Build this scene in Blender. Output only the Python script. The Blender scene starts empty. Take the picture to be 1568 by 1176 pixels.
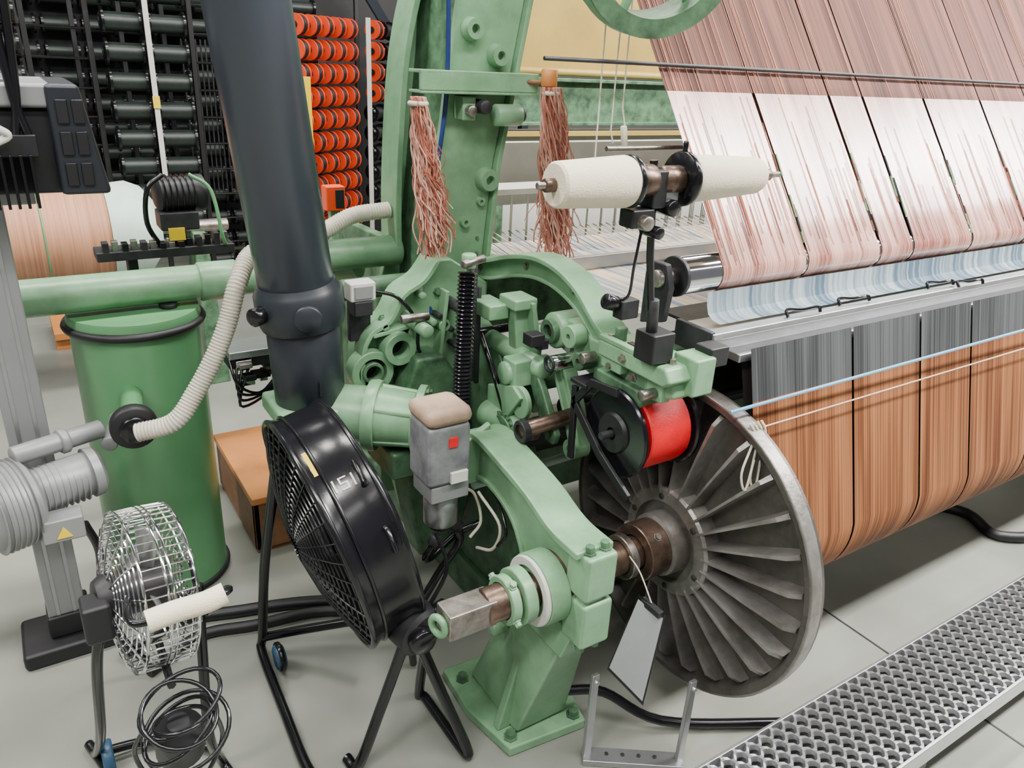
import bpy, math, random
from mathutils import Vector, Matrix
random.seed(7)
pi=math.pi
# ---------------------------------------------------------------- materials
def nodes_of(name):
    m=bpy.data.materials.new(name); m.use_nodes=True
    nt=m.node_tree; return m,nt,nt.nodes['Principled BSDF']
def paint(name,col,rough=.4,metal=0.,var=.25,scale=9.,bump=.05,dirt=None,spec=.5,coat=0.,trans=0.,bscale=60):
    m,nt,b=nodes_of(name); N=nt.nodes; L=nt.links
    tc=N.new('ShaderNodeTexCoord'); nz=N.new('ShaderNodeTexNoise')
    nz.inputs['Scale'].default_value=scale; nz.inputs['Detail'].default_value=6; nz.inputs['Roughness'].default_value=.65
    L.new(tc.outputs['Object'],nz.inputs['Vector'])
    cr=N.new('ShaderNodeValToRGB')
    cr.color_ramp.elements[0].position=.32; cr.color_ramp.elements[1].position=.62
    d=dirt if dirt else tuple(c*(1-var) for c in col)
    cr.color_ramp.elements[0].color=(*d,1); cr.color_ramp.elements[1].color=(*col,1)
    L.new(nz.outputs['Fac'],cr.inputs['Fac']); L.new(cr.outputs['Color'],b.inputs['Base Color'])
    b.inputs['Roughness'].default_value=rough; b.inputs['Metallic'].default_value=metal
    b.inputs['Specular IOR Level'].default_value=spec
    if coat: b.inputs['Coat Weight'].default_value=coat
    if trans: b.inputs['Transmission Weight'].default_value=trans
    if bump:
        n2=N.new('ShaderNodeTexNoise'); n2.inputs['Scale'].default_value=bscale; n2.inputs['Detail'].default_value=3
        L.new(tc.outputs['Object'],n2.inputs['Vector'])
        bp=N.new('ShaderNodeBump'); bp.inputs['Strength'].default_value=bump; bp.inputs['Distance'].default_value=.01
        L.new(n2.outputs['Fac'],bp.inputs['Height']); L.new(bp.outputs['Normal'],b.inputs['Normal'])
    return m
def thread(name,c1,c2,scale=260.,rough=.5,spec=.5,bump=.3,big=3.,zs=2.):
    m,nt,b=nodes_of(name); N=nt.nodes; L=nt.links
    tc=N.new('ShaderNodeTexCoord'); mp=N.new('ShaderNodeMapping')
    mp.inputs['Scale'].default_value=(scale,zs,zs)
    L.new(tc.outputs['Object'],mp.inputs['Vector'])
    nz=N.new('ShaderNodeTexNoise'); nz.inputs['Scale'].default_value=1.; nz.inputs['Detail'].default_value=3
    L.new(mp.outputs[0],nz.inputs['Vector'])
    mp2=N.new('ShaderNodeMapping'); mp2.inputs['Scale'].default_value=(big*8,big*.4,big*.4)
    L.new(tc.outputs['Object'],mp2.inputs['Vector'])
    n2=N.new('ShaderNodeTexNoise'); n2.inputs['Scale'].default_value=1.
    L.new(mp2.outputs[0],n2.inputs['Vector'])
    ad=N.new('ShaderNodeMath'); ad.operation='ADD'; L.new(nz.outputs['Fac'],ad.inputs[0]); L.new(n2.outputs['Fac'],ad.inputs[1])
    hf=N.new('ShaderNodeMath'); hf.operation='MULTIPLY'; hf.inputs[1].default_value=.5; L.new(ad.outputs[0],hf.inputs[0])
    cr=N.new('ShaderNodeValToRGB'); cr.color_ramp.elements[0].position=.40; cr.color_ramp.elements[1].position=.60
    cr.color_ramp.elements[0].color=(*c1,1); cr.color_ramp.elements[1].color=(*c2,1)
    L.new(hf.outputs[0],cr.inputs['Fac']); L.new(cr.outputs['Color'],b.inputs['Base Color'])
    bp=N.new('ShaderNodeBump'); bp.inputs['Strength'].default_value=bump; bp.inputs['Distance'].default_value=.002
    L.new(nz.outputs['Fac'],bp.inputs['Height']); L.new(bp.outputs['Normal'],b.inputs['Normal'])
    b.inputs['Roughness'].default_value=rough; b.inputs['Specular IOR Level'].default_value=spec
    return m
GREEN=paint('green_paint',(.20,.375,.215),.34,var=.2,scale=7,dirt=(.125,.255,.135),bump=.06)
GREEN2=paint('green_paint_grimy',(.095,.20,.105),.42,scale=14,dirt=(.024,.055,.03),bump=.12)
GREENB=paint('green_barrel_paint',(.11,.29,.13),.3,var=.12,scale=3,bump=.02)
GREENW=paint('pale_green_plastic',(.50,.64,.55),.5,var=.15)
BLACK=paint('black_gloss',(.006,.006,.008),.2,var=.3,bump=.02)
BLACKM=paint('black_matte',(.010,.010,.012),.5,var=.4)
DARK=paint('dark_grey_steel',(.04,.04,.045),.5,.4,var=.5,scale=20)
SLATE=paint('slate_pvc',(.034,.041,.054),.32,var=.12,scale=4,bump=.01)
SLATE2=paint('slate_pvc_dark',(.018,.022,.029),.38,var=.2,scale=4,bump=.01)
CHROME=paint('chrome',(.75,.75,.77),.12,1.,var=.1,bump=0)
ALU=paint('aluminium',(.46,.47,.48),.34,.85,var=.15,scale=15,bump=.03)
ALUP=paint('aluminium_painted_post',(.27,.28,.28),.45,.3,var=.08,bump=.02)
CAST=paint('cast_aluminium',(.33,.315,.30),.42,.7,var=.4,scale=6,dirt=(.14,.125,.11),bump=.15)
CASTD=paint('cast_aluminium_dark',(.12,.11,.10),.5,.55,var=.5,scale=8,bump=.15)
RUST=paint('oily_brown_steel',(.20,.135,.10),.35,.8,scale=16,dirt=(.055,.035,.028),bump=.1)
STEEL=paint('worn_steel',(.40,.37,.34),.35,.9,scale=20,dirt=(.17,.145,.12),bump=.08)
CREAM=paint('cream_yarn',(.74,.66,.50),.7,var=.05,scale=40,bump=.2,bscale=300)
WHITE=paint('white_plastic',(.62,.62,.56),.45,var=.12,scale=12)
HOSE=paint('ivory_hose',(.55,.52,.42),.5,var=.15,scale=20)
RED=paint('red_yarn',(.75,.004,.012),.45,var=.15,scale=30,bump=.2,bscale=400)
ORANGE=paint('orange_plastic',(.80,.06,.010),.4,var=.15)
YELLOW=paint('yellow_paint',(.85,.60,.01),.5,var=.1)
YPAN=paint('yellow_panel',(.42,.29,.07),.35,var=.2,scale=3)
WOOD=paint('orange_plywood',(.60,.23,.06),.45,var=.25,scale=5)
WOODE=paint('plywood_edge',(.22,.10,.04),.6,var=.4,scale=20)
CARD=paint('cardboard',(.20,.115,.06),.8,var=.3,scale=4)
DGREEN=paint('dark_green_yarn',(.016,.025,.021),.4,var=.3,scale=30)
BROWNCL=thread('brown_fabric',(.32,.14,.07),(.48,.24,.14),140,.6)
WARPB=thread('brown_warp_threads',(.09,.026,.008),(.31,.125,.050),300,.6,.15,zs=.7)
WARPG=thread('grey_warp_threads',(.025,.026,.028),(.085,.09,.095),300,.6,.15,zs=.7)
WARPP=thread('pink_warp_threads',(.26,.075,.060),(.74,.42,.34),330,.24,.9,bump=.15,zs=.6)
WARPR=thread('red_brown_warp_threads',(.045,.015,.010),(.20,.080,.055),330,.6,.12,zs=.6)
WARPX=thread('multicolour_shed',(.20,.28,.38),(.80,.62,.42),90,.7,.3,big=6)
BLUEC=thread('pale_blue_fabric',(.07,.12,.17),(.34,.40,.42),90,.7,.15)
TAPE=paint('blue_tape',(.10,.30,.46),.4,var=.1)
SHADE=paint('core_and_shade_dark',(.02,.014,.012),.8)  # near-black for the beam core and for shade painted into holes and gaps
TANK=paint('translucent_tank',(.22,.23,.24),.3,var=.3,scale=14,dirt=(.10,.10,.11))
TAN=paint('tan_lid',(.42,.29,.20),.6,var=.3,scale=20)
PAPER=paint('laminated_paper',(.40,.42,.43),.3,var=.1)
PINKY=paint('reddish_pink_yarn',(.52,.17,.11),.9,var=.4,scale=40)
PINKM=paint('pink_yarn',(.66,.32,.24),.9,var=.25,scale=40)
PINKZ=paint('cream_pink_yarn',(.74,.50,.40),.9,var=.2,scale=40)
STRING=paint('string',(.66,.62,.48),.8,var=.1)
BLUE=paint('blue_cable',(.01,.03,.14),.4)
BLUEW=paint('blue_wheel',(.03,.09,.17),.4)
CONC=paint('light_block_wall',(.46,.45,.42),.8,var=.12,scale=2)
# ---------------------------------------------------------------- builders
cur=[]
def mk(name,vs,fs,mat,smooth=False,bevel=0.,M=None,seg=2,ang=35):
    me=bpy.data.meshes.new(name); me.from_pydata([tuple(v) for v in vs],[],fs)
    if M is not None: me.transform(M)
    import bmesh
    b=bmesh.new(); b.from_mesh(me); bmesh.ops.recalc_face_normals(b,faces=b.faces); b.to_mesh(me); b.free()
    me.materials.append(mat)
    if smooth:
        me.polygons.foreach_set('use_smooth',[True]*len(me.polygons))
        try: me.set_sharp_from_angle(angle=math.radians(ang))
        except Exception: pass
    o=bpy.data.objects.new(name,me); bpy.context.collection.objects.link(o)
    if bevel:
        md=o.modifiers.new('bevel','BEVEL'); md.width=bevel; md.segments=seg; md.limit_method='ANGLE'; md.angle_limit=math.radians(40)
        if not smooth:
            me.polygons.foreach_set('use_smooth',[True]*len(me.polygons))
            md.harden_normals=True
    cur.append(o); return o
def group(name):
    """close the current group: everything built since the last call becomes one object"""
    global cur
    objs=cur; cur=[]
    lo=Vector((1e9,)*3); hi=Vector((-1e9,)*3)
    for o in objs:
        for v in o.bound_box:
            for i in range(3): lo[i]=min(lo[i],v[i]); hi[i]=max(hi[i],v[i])
    c=(lo+hi)/2; c.z=lo.z
    e=bpy.data.objects.new(name,None); e.empty_display_size=.1; e.location=c
    bpy.context.collection.objects.link(e)
    for o in objs:
        o.parent=e; o.matrix_parent_inverse=Matrix.Translation(-c)
    return e
def basis(c,n,up=(0,0,1)):
    n=Vector(n).normalized(); u=Vector(up)
    if abs(n.dot(u.normalized()))>.98: u=Vector((0,1,0))
    x=u.cross(n).normalized(); y=n.cross(x)
    M=Matrix((x,y,n)).transposed().to_4x4(); M.translation=Vector(c); return M
def lathe(name,c,n,prof,mat,seg=40,smooth=True,ang=35,bevel=0,closed=False):
    vs=[];fs=[];k=len(prof)
    for i in range(seg):
        a=2*pi*i/seg
        for (z,r) in prof: vs.append((r*math.cos(a),r*math.sin(a),z))
    for i in range(seg):
        j=(i+1)%seg
        for q in range(k-1 if not closed else k):
            q2=(q+1)%k
            fs.append((i*k+q,j*k+q,j*k+q2,i*k+q2))
    if not closed:
        fs.append([i*k for i in range(seg)]); fs.append([i*k+k-1 for i in range(seg)][::-1])
    return mk(name,vs,fs,mat,smooth,bevel,basis(c,n),ang=ang)
def cyl(name,p0,p1,r,mat,r2=None,seg=28,bev=None):
    p0=Vector(p0);p1=Vector(p1);L=(p1-p0).length; r2=r if r2 is None else r2
    b=min(.004,r*.15,L*.2) if bev is None else bev
    return lathe(name,p0,p1-p0,[(0,r-b),(b,r),(L-b,r2),(L,r2-b)],mat,seg,ang=50)
def ring(name,c,n,ri,ro,w,mat,seg=40):
    return lathe(name,c,n,[(-w/2,ri),(-w/2,ro-.002),(-w/2+.002,ro),(w/2-.002,ro),(w/2,ro-.002),(w/2,ri)],mat,seg,closed=True)
def torus(name,c,n,R,r,mat,seg=48,k=8):
    return lathe(name,c,n,[(r*math.sin(2*pi*q/k),R+r*math.cos(2*pi*q/k)) for q in range(k)],mat,seg,closed=True,ang=80)
def box(name,lo,hi,mat,bevel=.003,M=None):
    x0,y0,z0=lo;x1,y1,z1=hi
    vs=[(x0,y0,z0),(x1,y0,z0),(x1,y1,z0),(x0,y1,z0),(x0,y0,z1),(x1,y0,z1),(x1,y1,z1),(x0,y1,z1)]
    fs=[(0,3,2,1),(4,5,6,7),(0,1,5,4),(1,2,6,5),(2,3,7,6),(3,0,4,7)]
    return mk(name,vs,fs,mat,False,bevel,M)
def frust(name,b,zb,t,zt,mat,bevel=.004):
    vs=[(b[0],b[1],zb),(b[2],b[1],zb),(b[2],b[3],zb),(b[0],b[3],zb),(t[0],t[1],zt),(t[2],t[1],zt),(t[2],t[3],zt),(t[0],t[3],zt)]
    fs=[(0,3,2,1),(4,5,6,7),(0,1,5,4),(1,2,6,5),(2,3,7,6),(3,0,4,7)]
    return mk(name,vs,fs,mat,False,bevel)
def prism(name,poly,ax,a0,a1,mat,bevel=.005,shift=None):
    n=len(poly);vs=[]
    for i,a in enumerate((a0,a1)):
        for (p,q) in poly:
            vs.append({0:(a,p,q),1:(p,a,q),2:(p,q,a)}[ax])
    fs=[tuple(range(n))[::-1],tuple(range(n,2*n))]+[(i,(i+1)%n,n+(i+1)%n,n+i) for i in range(n)]
    return mk(name,vs,fs,mat,False,bevel)
def band(pts,w):
    """closed outline of a strip of width w along a 2D polyline"""
    up=[];dn=[];n=len(pts)
    for i in range(n):
        a=Vector(pts[max(0,i-1)]);b=Vector(pts[min(n-1,i+1)]);t=(b-a).normalized();q=Vector((-t.y,t.x))
        wi=w[i] if isinstance(w,(list,tuple)) else w
        up.append(tuple(Vector(pts[i])+q*wi/2));dn.append(tuple(Vector(pts[i])-q*wi/2))
    return up+dn[::-1]
def smoothpath(pts,k=6):
    P=[Vector(p) for p in pts]
    if len(P)<3: return P
    out=[];Q=[P[0]*2-P[1]]+P+[P[-1]*2-P[-2]]
    for i in range(1,len(Q)-2):
        for j in range(k):
            t=j/k;a,b,c,d=Q[i-1],Q[i],Q[i+1],Q[i+2]
            out.append(.5*((2*b)+(c-a)*t+(2*a-5*b+4*c-d)*t*t+(3*b-a-3*c+d)*t**3))
    out.append(P[-1]); return out
def sp2(pts,k=4): return [(v.x,v.y) for v in smoothpath([(a,b,0) for a,b in pts],k)]
def tubes(name,paths,r,mat,k=8,closed=False,M=None,rf=None):
    vs=[];fs=[]
    for P in paths:
        P=[Vector(p) for p in P];n=len(P);base=len(vs)
        t0=(P[1]-P[0]).normalized(); nr=t0.orthogonal().normalized()
        for i in range(n):
            if closed: t=(P[(i+1)%n]-P[i-1]).normalized()
            else: t=(P[min(i+1,n-1)]-P[max(i-1,0)])
            t=t.normalized() if t.length>0 else t0
            nr=(nr-t*nr.dot(t)); nr=nr.normalized() if nr.length>1e-6 else t.orthogonal().normalized()
            bn=t.cross(nr); rr=r if rf is None else rf(i)
            for q in range(k):
                a=2*pi*q/k; vs.append(P[i]+nr*(rr*math.cos(a))+bn*(rr*math.sin(a)))
        for i in range(n if closed else n-1):
            j=(i+1)%n
            for q in range(k):
                fs.append((base+i*k+q,base+i*k+(q+1)%k,base+j*k+(q+1)%k,base+j*k+q))
        if not closed:
            fs.append([base+q for q in range(k)][::-1]); fs.append([base+(n-1)*k+q for q in range(k)])
    return mk(name,vs,fs,mat,True,0,M,ang=60)
def pipe(name,pts,r,mat,k=10,sm=6): return tubes(name,[smoothpath(pts,sm)],r,mat,k)
def circ(c,R,n=40,ax=2,z=0):
    return [(R*math.cos(2*pi*i/n),R*math.sin(2*pi*i/n),z) for i in range(n)]
def bolt(p,n,r=.009,mat=None,h=.008):
    n=Vector(n).normalized();lathe('bolt',p,n,[(0,r*1.35),(h*.25,r*1.35),(h*.25,r),(h,r*.95)],mat or STEEL,6,smooth=False)
def corr(name,pts,r,mat,pitch=.012,amp=.12,k=12):
    P=smoothpath(pts,10);D=[0]
    for a,b in zip(P,P[1:]): D.append(D[-1]+(b-a).length)
    n=int(D[-1]/pitch*4);Q=[]
    j=0
    for i in range(n+1):
        s=D[-1]*i/n
        while j<len(D)-2 and D[j+1]<s: j+=1
        t=(s-D[j])/max(1e-9,D[j+1]-D[j]); Q.append(P[j].lerp(P[j+1],min(1,t)))
    return tubes(name,[Q],r,mat,k,rf=lambda i:r*(1+amp*math.sin(i*pi/2)))
# ---------------------------------------------------------------- room
def floor_mat():
    m,nt,b=nodes_of('epoxy_floor');N=nt.nodes;L=nt.links
    tc=N.new('ShaderNodeTexCoord');nz=N.new('ShaderNodeTexNoise');nz.inputs['Scale'].default_value=1.3;nz.inputs['Detail'].default_value=8
    L.new(tc.outputs['Object'],nz.inputs['Vector'])
    cr=N.new('ShaderNodeValToRGB');cr.color_ramp.elements[0].color=(.175,.185,.16,1);cr.color_ramp.elements[1].color=(.27,.28,.245,1)
    cr.color_ramp.elements[0].position=.3;cr.color_ramp.elements[1].position=.6
    L.new(nz.outputs['Fac'],cr.inputs['Fac']);L.new(cr.outputs[0],b.inputs['Base Color'])
    b.inputs['Roughness'].default_value=.22
    return m
FLOOR=floor_mat()
WALL=paint('wall_paint',(.14,.14,.135),.8,var=.15,scale=1)
CEIL=paint('ceiling_paint',(.15,.15,.15),.9,var=.1,scale=1)
def top(o,name):
    o.name=name; cur.remove(o); return o
top(box('floor',(-5,-4,-.1),(14,10,0),FLOOR,0),'floor')
top(box('wall_back',(-5,10,0),(14,10.2,5),WALL,0),'wall_back')
top(box('wall_right',(14,-4,0),(14.2,10,5),WALL,0),'wall_right')
top(box('wall_left',(-5.2,-4,0),(-5,10,5),WALL,0),'wall_left')
top(box('ceiling',(-5,-4,5),(14,10,5.1),CEIL,0),'ceiling')
top(box('trim_1',(2.0,-4,.0),(2.006,10,.0015),DARK,0),'trim_1')
# ---------------------------------------------------------------- lights
def lamp(x,y,z,sx,sy,pw,rot=None,col=(1,.975,.935)):
    d=bpy.data.lights.new('tube_light','AREA');d.shape='RECTANGLE';d.size=sx;d.size_y=sy;d.energy=pw;d.color=col
    o=bpy.data.objects.new('light_source',d);bpy.context.collection.objects.link(o);o.location=(x,y,z-.01)
    box('housing',(x-sx/2-.03,y-sy/2-.03,z),(x+sx/2+.03,y+sy/2+.03,z+.07),WHITE,.005)
    for s in (-1,1): cyl('hanger',(x+s*sx*.4,y,z+.07),(x+s*sx*.4,y,5),.006,DARK,seg=6)
    e=group('fluorescent_ceiling_light'); o.parent=e; o.matrix_parent_inverse=Matrix.Translation(-e.location)
for x in (-2.2,1.0,4.2,7.4,10.6):
    for y,p in ((-2.4,40),(-.3,190 if x<4 else 560),(2.6,200),(5.2,45),(8,15)):
        lamp(x,y,4.2,2.6,.4,p)
w=bpy.data.worlds.new('world');bpy.context.scene.world=w;w.use_nodes=True
w.node_tree.nodes['Background'].inputs[0].default_value=(.95,.96,1,1);w.node_tree.nodes['Background'].inputs[1].default_value=.22
# ---------------------------------------------------------------- warp beam with flange
FX,FY,FZ,FR=1.27,1.12,.52,.395
lathe('flange_plate',(FX,FY,FZ),(1,0,0),[(-.01,.05),(-.005,.13),(.02,.365),(-.010,.376),(-.014,.380),(-.014,.392),(-.008,.396),(.03,.396),(.035,.384),(.03,.05)],CASTD,72,closed=True,ang=30)
ring('flange_rim',(FX+.004,FY,FZ),(1,0,0),.380,.398,.036,CAST,72)
vs=[];fs=[]
for i in range(26):
    a=2*pi*(i+.3)/26
    c,s=math.cos(a),math.sin(a)
    def pt(r,t,x): return (FX+x,FY+r*c-t*s,FZ+r*s+t*c)
    b=len(vs)
    for (r,t0,t1,x) in ((.125,.005,.0025,-.055),(.25,.007,.003,-.040),(.345,.011,.005,-.022),(.366,.014,.006,-.002)):
        vs+= [pt(r,-t0,.020),pt(r,-t1,x),pt(r,t1,x),pt(r,t0,.020)]
    for k in range(3):
        o=b+k*4
        fs+= [(o,o+1,o+5,o+4),(o+1,o+2,o+6,o+5),(o+2,o+3,o+7,o+6)]
    fs+=[(b+12,b+13,b+14,b+15)]
mk('flange_ribs',vs,fs,CAST,True,ang=30)
lathe('hub',(FX,FY,FZ),(-1,0,0),[(0,.14),(.045,.14),(.052,.134),(.055,.105),(.04,.10),(.04,.08),(.085,.078),(.09,.07),(.09,.0455)],CAST,48,ang=30)
for i in range(6):
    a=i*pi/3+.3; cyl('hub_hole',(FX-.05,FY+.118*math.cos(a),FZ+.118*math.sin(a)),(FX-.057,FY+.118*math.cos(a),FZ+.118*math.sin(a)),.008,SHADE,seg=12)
ring('hub_clamp',(1.15,FY,FZ),(1,0,0),.044,.07,.06,RUST)
ring('hub_clamp_b',(1.085,FY,FZ),(1,0,0),.042,.055,.02,STEEL)
for a in (.5,2.2,4.4): bolt((1.15,FY+.07*math.cos(a),FZ+.07*math.sin(a)),(0,math.cos(a),math.sin(a)),.008)
cyl('shaft',(.70,FY,FZ),(1.3,FY,FZ),.040,RUST)
prism('square_shaft_end',[(FY-.031,FZ-.031),(FY+.031,FZ-.031),(FY+.031,FZ+.031),(FY-.031,FZ+.031)],0,.605,.72,STEEL,.004)
R=.205
cyl('barrel_core',(1.3,FY,FZ),(6.5,FY,FZ),.19,SHADE,seg=64)
def section_sheet(name,prof,xs,mat,gap=.007,thick=0):
    vs=[];fs=[]
    for x0,x1 in zip(xs,xs[1:]):
        b=len(vs);g=gap/2
        for (y,z) in prof: vs+= [(x0+g,y,z),(x1-g,y,z)]
        for i in range(len(prof)-1): fs.append((b+2*i,b+2*i+1,b+2*i+3,b+2*i+2))
    return mk(name,vs,fs,mat,True,ang=60)
a0=3.02
arc=[(FY+R*math.cos(a0+i*2*pi*.86/50),FZ+R*math.sin(a0+i*2*pi*.86/50)) for i in range(51)]
xs=[1.315,1.68,1.97,2.22,2.55,2.85,3.2,3.6,4.0,4.5,5.0,5.6,6.4]
ty,tz=arc[0]
def lerp2(t): return (1.045+(ty-1.045)*t,1.035+(tz-1.035)*t)
section_sheet('wound_brown_warp',[lerp2(.24),lerp2(.6)]+arc,xs,WARPB,.008)
section_sheet('grey_warp_band',[lerp2(0),lerp2(.1),lerp2(.24)],xs,WARPG,.008)
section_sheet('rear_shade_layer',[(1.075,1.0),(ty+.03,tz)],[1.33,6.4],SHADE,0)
group('warp_beam')
tubes('strip',[[(1.22,.99,.925),(2.5,.975,.945),(6,.975,.945)]],.004,TAPE,6)
tubes('strip_highlight',[[(1.32,.975,.875),(2.5,.97,.885),(6,.97,.885)]],.0022,PINKZ,6)  # pale tube standing in for the highlight line along the warp
group('lease_strip')
# ---------------------------------------------------------------- beam support pedestal
armp=sp2([(1.62,.60),(1.55,.69),(1.46,.735),(1.34,.72),(1.22,.695),(1.12,.66),(1.02,.655)],4)
prism('arm',[(1.60,.60),(1.52,.70),(1.45,.725),(1.34,.712),(1.22,.688),(1.12,.655),(1.03,.655),(1.005,.62),(1.005,.48),(1.03,.42),(1.12,.385),(1.21,.42),(1.24,.52),(1.30,.585),(1.42,.61),(1.52,.57)],0,.885,.935,GREEN,.008)
prism('arm_rib',band(armp,.018),0,.86,.96,GREEN,.004)
prism('arm_inner_rib',band(sp2([(1.22,.43),(1.245,.53),(1.31,.60),(1.43,.625),(1.53,.58)]),.012),0,.875,.945,GREEN,.003)
box('cap_top',(.875,.995,.545),(.955,1.07,.655),GREEN,.008)
box('cap_low',(.875,.995,.42),(.955,1.07,.535),GREEN,.008)
for z in (.655,.415):
    s=1 if z>.5 else -1
    bolt((.895,1.02,z),(0,0,s),.011,GREEN2,.018); bolt((.935,1.02,z),(0,0,s),.011,GREEN2,.018)
ring('bearing_outer',(.85,FY,FZ),(1,0,0),.042,.083,.05,GREEN)
ring('bearing_white_ring',(.82,FY,FZ),(1,0,0),.06,.080,.010,WHITE)
ring('bearing_inner',(.79,FY,FZ),(1,0,0),.042,.064,.028,GREEN)
ring('bearing_brown',(.882,FY,FZ),(1,0,0),.042,.076,.022,RUST)
ring('collar',(.757,FY,FZ),(1,0,0),.042,.055,.022,GREEN)
for a in (.4,2.0,3.6,5.2): bolt((.757,FY+.055*math.cos(a),FZ+.055*math.sin(a)),(0,math.cos(a),math.sin(a)),.008,GREEN,.012)
torus('lock_ring_eye',(.595,FY,FZ-.005),(1,.3,0),.020,.008,GREEN,20)
cyl('eye_stem',(.60,FY,FZ),(.66,FY,FZ),.014,GREEN)
frust('pedestal',(.845,1.17,1.0,1.40),.035,(.88,1.05,.95,1.26),.42,GREEN,.008)
frust('pedestal_shoulder',(.865,1.05,.96,1.30),.36,(.88,1.03,.955,1.26),.44,GREEN,.006)
prism('foot',[(.81,1.14),(1.03,1.12),(1.05,1.20),(1.04,1.45),(.79,1.46),(.78,1.3)],2,0,.03,GREEN,.006)
prism('gusset',[(1.44,.03),(1.36,.03),(1.25,.36),(1.28,.38)],0,.905,.93,GREEN)
prism('gusset_front',[(.81,.03),(.85,.03),(.90,.30),(.885,.32)],1,1.2,1.225,GREEN)
for p in ((.83,1.17),(1.01,1.15),(.82,1.40)): bolt((p[0],p[1],.03),(0,0,1),.014,GREEN2,.018)
cyl('grease_boss',(.82,1.27,.30),(.86,1.27,.30),.02,GREEN)
pipe('drain_hose',[(.98,1.16,.12),(1.08,1.12,.10),(1.2,1.02,.03),(1.45,.88,.02),(1.7,.75,.02)],.013,BLACK)
group('beam_bearing_pedestal')
# ---------------------------------------------------------------- loom frame
prism('upright_front_plate',[(.94,.50),(1.11,.50),(1.13,1.0),(1.16,1.32),(1.20,1.53),(1.25,1.80),(1.30,2.7),(1.13,2.7),(1.05,1.8),(1.01,1.53),(.98,1.3),(.955,1.1)],1,1.90,1.925,GREEN,.006)
prism('upright_edge_flange',[(1.10,.50),(1.125,.50),(1.145,1.0),(1.175,1.32),(1.215,1.53),(1.265,1.80),(1.315,2.7),(1.30,2.7),(1.25,1.80),(1.20,1.53),(1.16,1.32),(1.13,1.0)],1,1.88,2.1,GREEN,.004)
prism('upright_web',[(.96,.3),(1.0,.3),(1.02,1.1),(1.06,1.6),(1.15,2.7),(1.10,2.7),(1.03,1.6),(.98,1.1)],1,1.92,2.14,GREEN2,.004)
prism('upright_rear_plate',[(.90,.2),(1.10,.2),(1.10,1.1),(1.16,1.6),(1.28,2.7),(1.18,2.7),(1.09,1.95),(1.02,1.78),(.975,1.60),(.955,1.40),(.945,1.2),(.945,1.05),(.90,.9)],1,2.13,2.16,GREEN,.006)
prism('upright_rear_lip',band(sp2([(.945,1.05),(.945,1.2),(.955,1.40),(.975,1.60),(1.02,1.78),(1.09,1.95),(1.18,2.7)]),.02),1,2.06,2.17,GREEN,.004)
for (x,z,r,l) in ((1.075,1.66,.026,.03),(1.155,1.60,.026,.03),(1.135,1.28,.03,.03),(1.07,1.165,.014,.015),(1.12,1.22,.012,.012),(1.0,1.15,.012,.012),(1.02,1.05,.014,.02),(1.09,.92,.012,.01),(1.08,.8,.018,.01)):
    lathe('boss',(x,1.90,z),(0,-1,0),[(0,r*1.15),(l*.6,r),(l,r*.95),(l,r*.45),(l*.4,r*.4)],GREEN,24)
for i in range(12): bolt((1.108+.0006*i,1.90,.62+.045*i),(0,-1,0),.005,GREEN2,.005)
for i in range(10): bolt((.975,1.90,.66+.05*i),(0,-1,0),.006,GREEN2,.006)
box('cross_bar',(.90,1.83,1.505),(1.25,1.90,1.512),GREEN,.002)
box('cross_bar_web',(.90,1.83,1.512),(1.25,1.842,1.555),GREEN,.003)
box('cross_bar_top',(.90,1.83,1.552),(1.25,1.90,1.56),GREEN,.002)
cyl('guide_boss',(1.12,1.84,1.455),(1.20,1.84,1.455),.028,GREEN)
cyl('guide_boss_cap',(1.20,1.84,1.455),(1.212,1.84,1.455),.018,DARK)
box('guide_block',(1.03,1.85,1.44),(1.07,1.90,1.50),GREEN,.004)
cyl('guide_pin',(1.05,1.83,1.465),(1.05,1.90,1.465),.014,STEEL)
cyl('guide_pin_dark',(1.085,1.82,1.475),(1.085,1.90,1.475),.018,DARK)
# lower body
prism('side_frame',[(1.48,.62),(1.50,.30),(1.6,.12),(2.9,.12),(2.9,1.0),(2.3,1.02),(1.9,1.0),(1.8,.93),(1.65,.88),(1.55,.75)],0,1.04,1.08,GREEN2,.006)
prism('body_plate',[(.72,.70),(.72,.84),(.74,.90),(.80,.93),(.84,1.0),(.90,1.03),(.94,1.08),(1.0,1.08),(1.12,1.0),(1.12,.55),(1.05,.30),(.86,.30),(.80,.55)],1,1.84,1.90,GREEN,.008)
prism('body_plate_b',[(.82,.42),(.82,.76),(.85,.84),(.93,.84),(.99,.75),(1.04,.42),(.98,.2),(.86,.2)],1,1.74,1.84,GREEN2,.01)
prism('body_rim',band(sp2([(.72,.72),(.72,.84),(.745,.905),(.80,.935),(.84,1.0),(.90,1.035),(.94,1.085)]),.014),1,1.80,1.90,GREEN,.003)
for pts in ([(.86,.44),(.86,.95)],[(.93,.60),(.97,1.0)],[(.80,.74),(.93,.70)],[(.75,.90),(.90,.92)]):
    prism('casting_web',band(pts,.012),1,1.80,1.845,GREEN,.003)
ring('body_port',(.82,1.81,.86),(0,-1,0),.026,.046,.06,GREEN)
ring('body_port_b',(.745,1.82,.80),(0,-1,0),.040,.060,.05,GREEN)
ring('body_port_c',(.745,1.815,.80),(0,-1,0),.022,.030,.05,GREEN2)
cyl('port_shadow',(.82,1.838,.86),(.82,1.83,.86),.03,SHADE); cyl('port_shadow_b',(.745,1.838,.80),(.745,1.83,.80),.042,SHADE)
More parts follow.
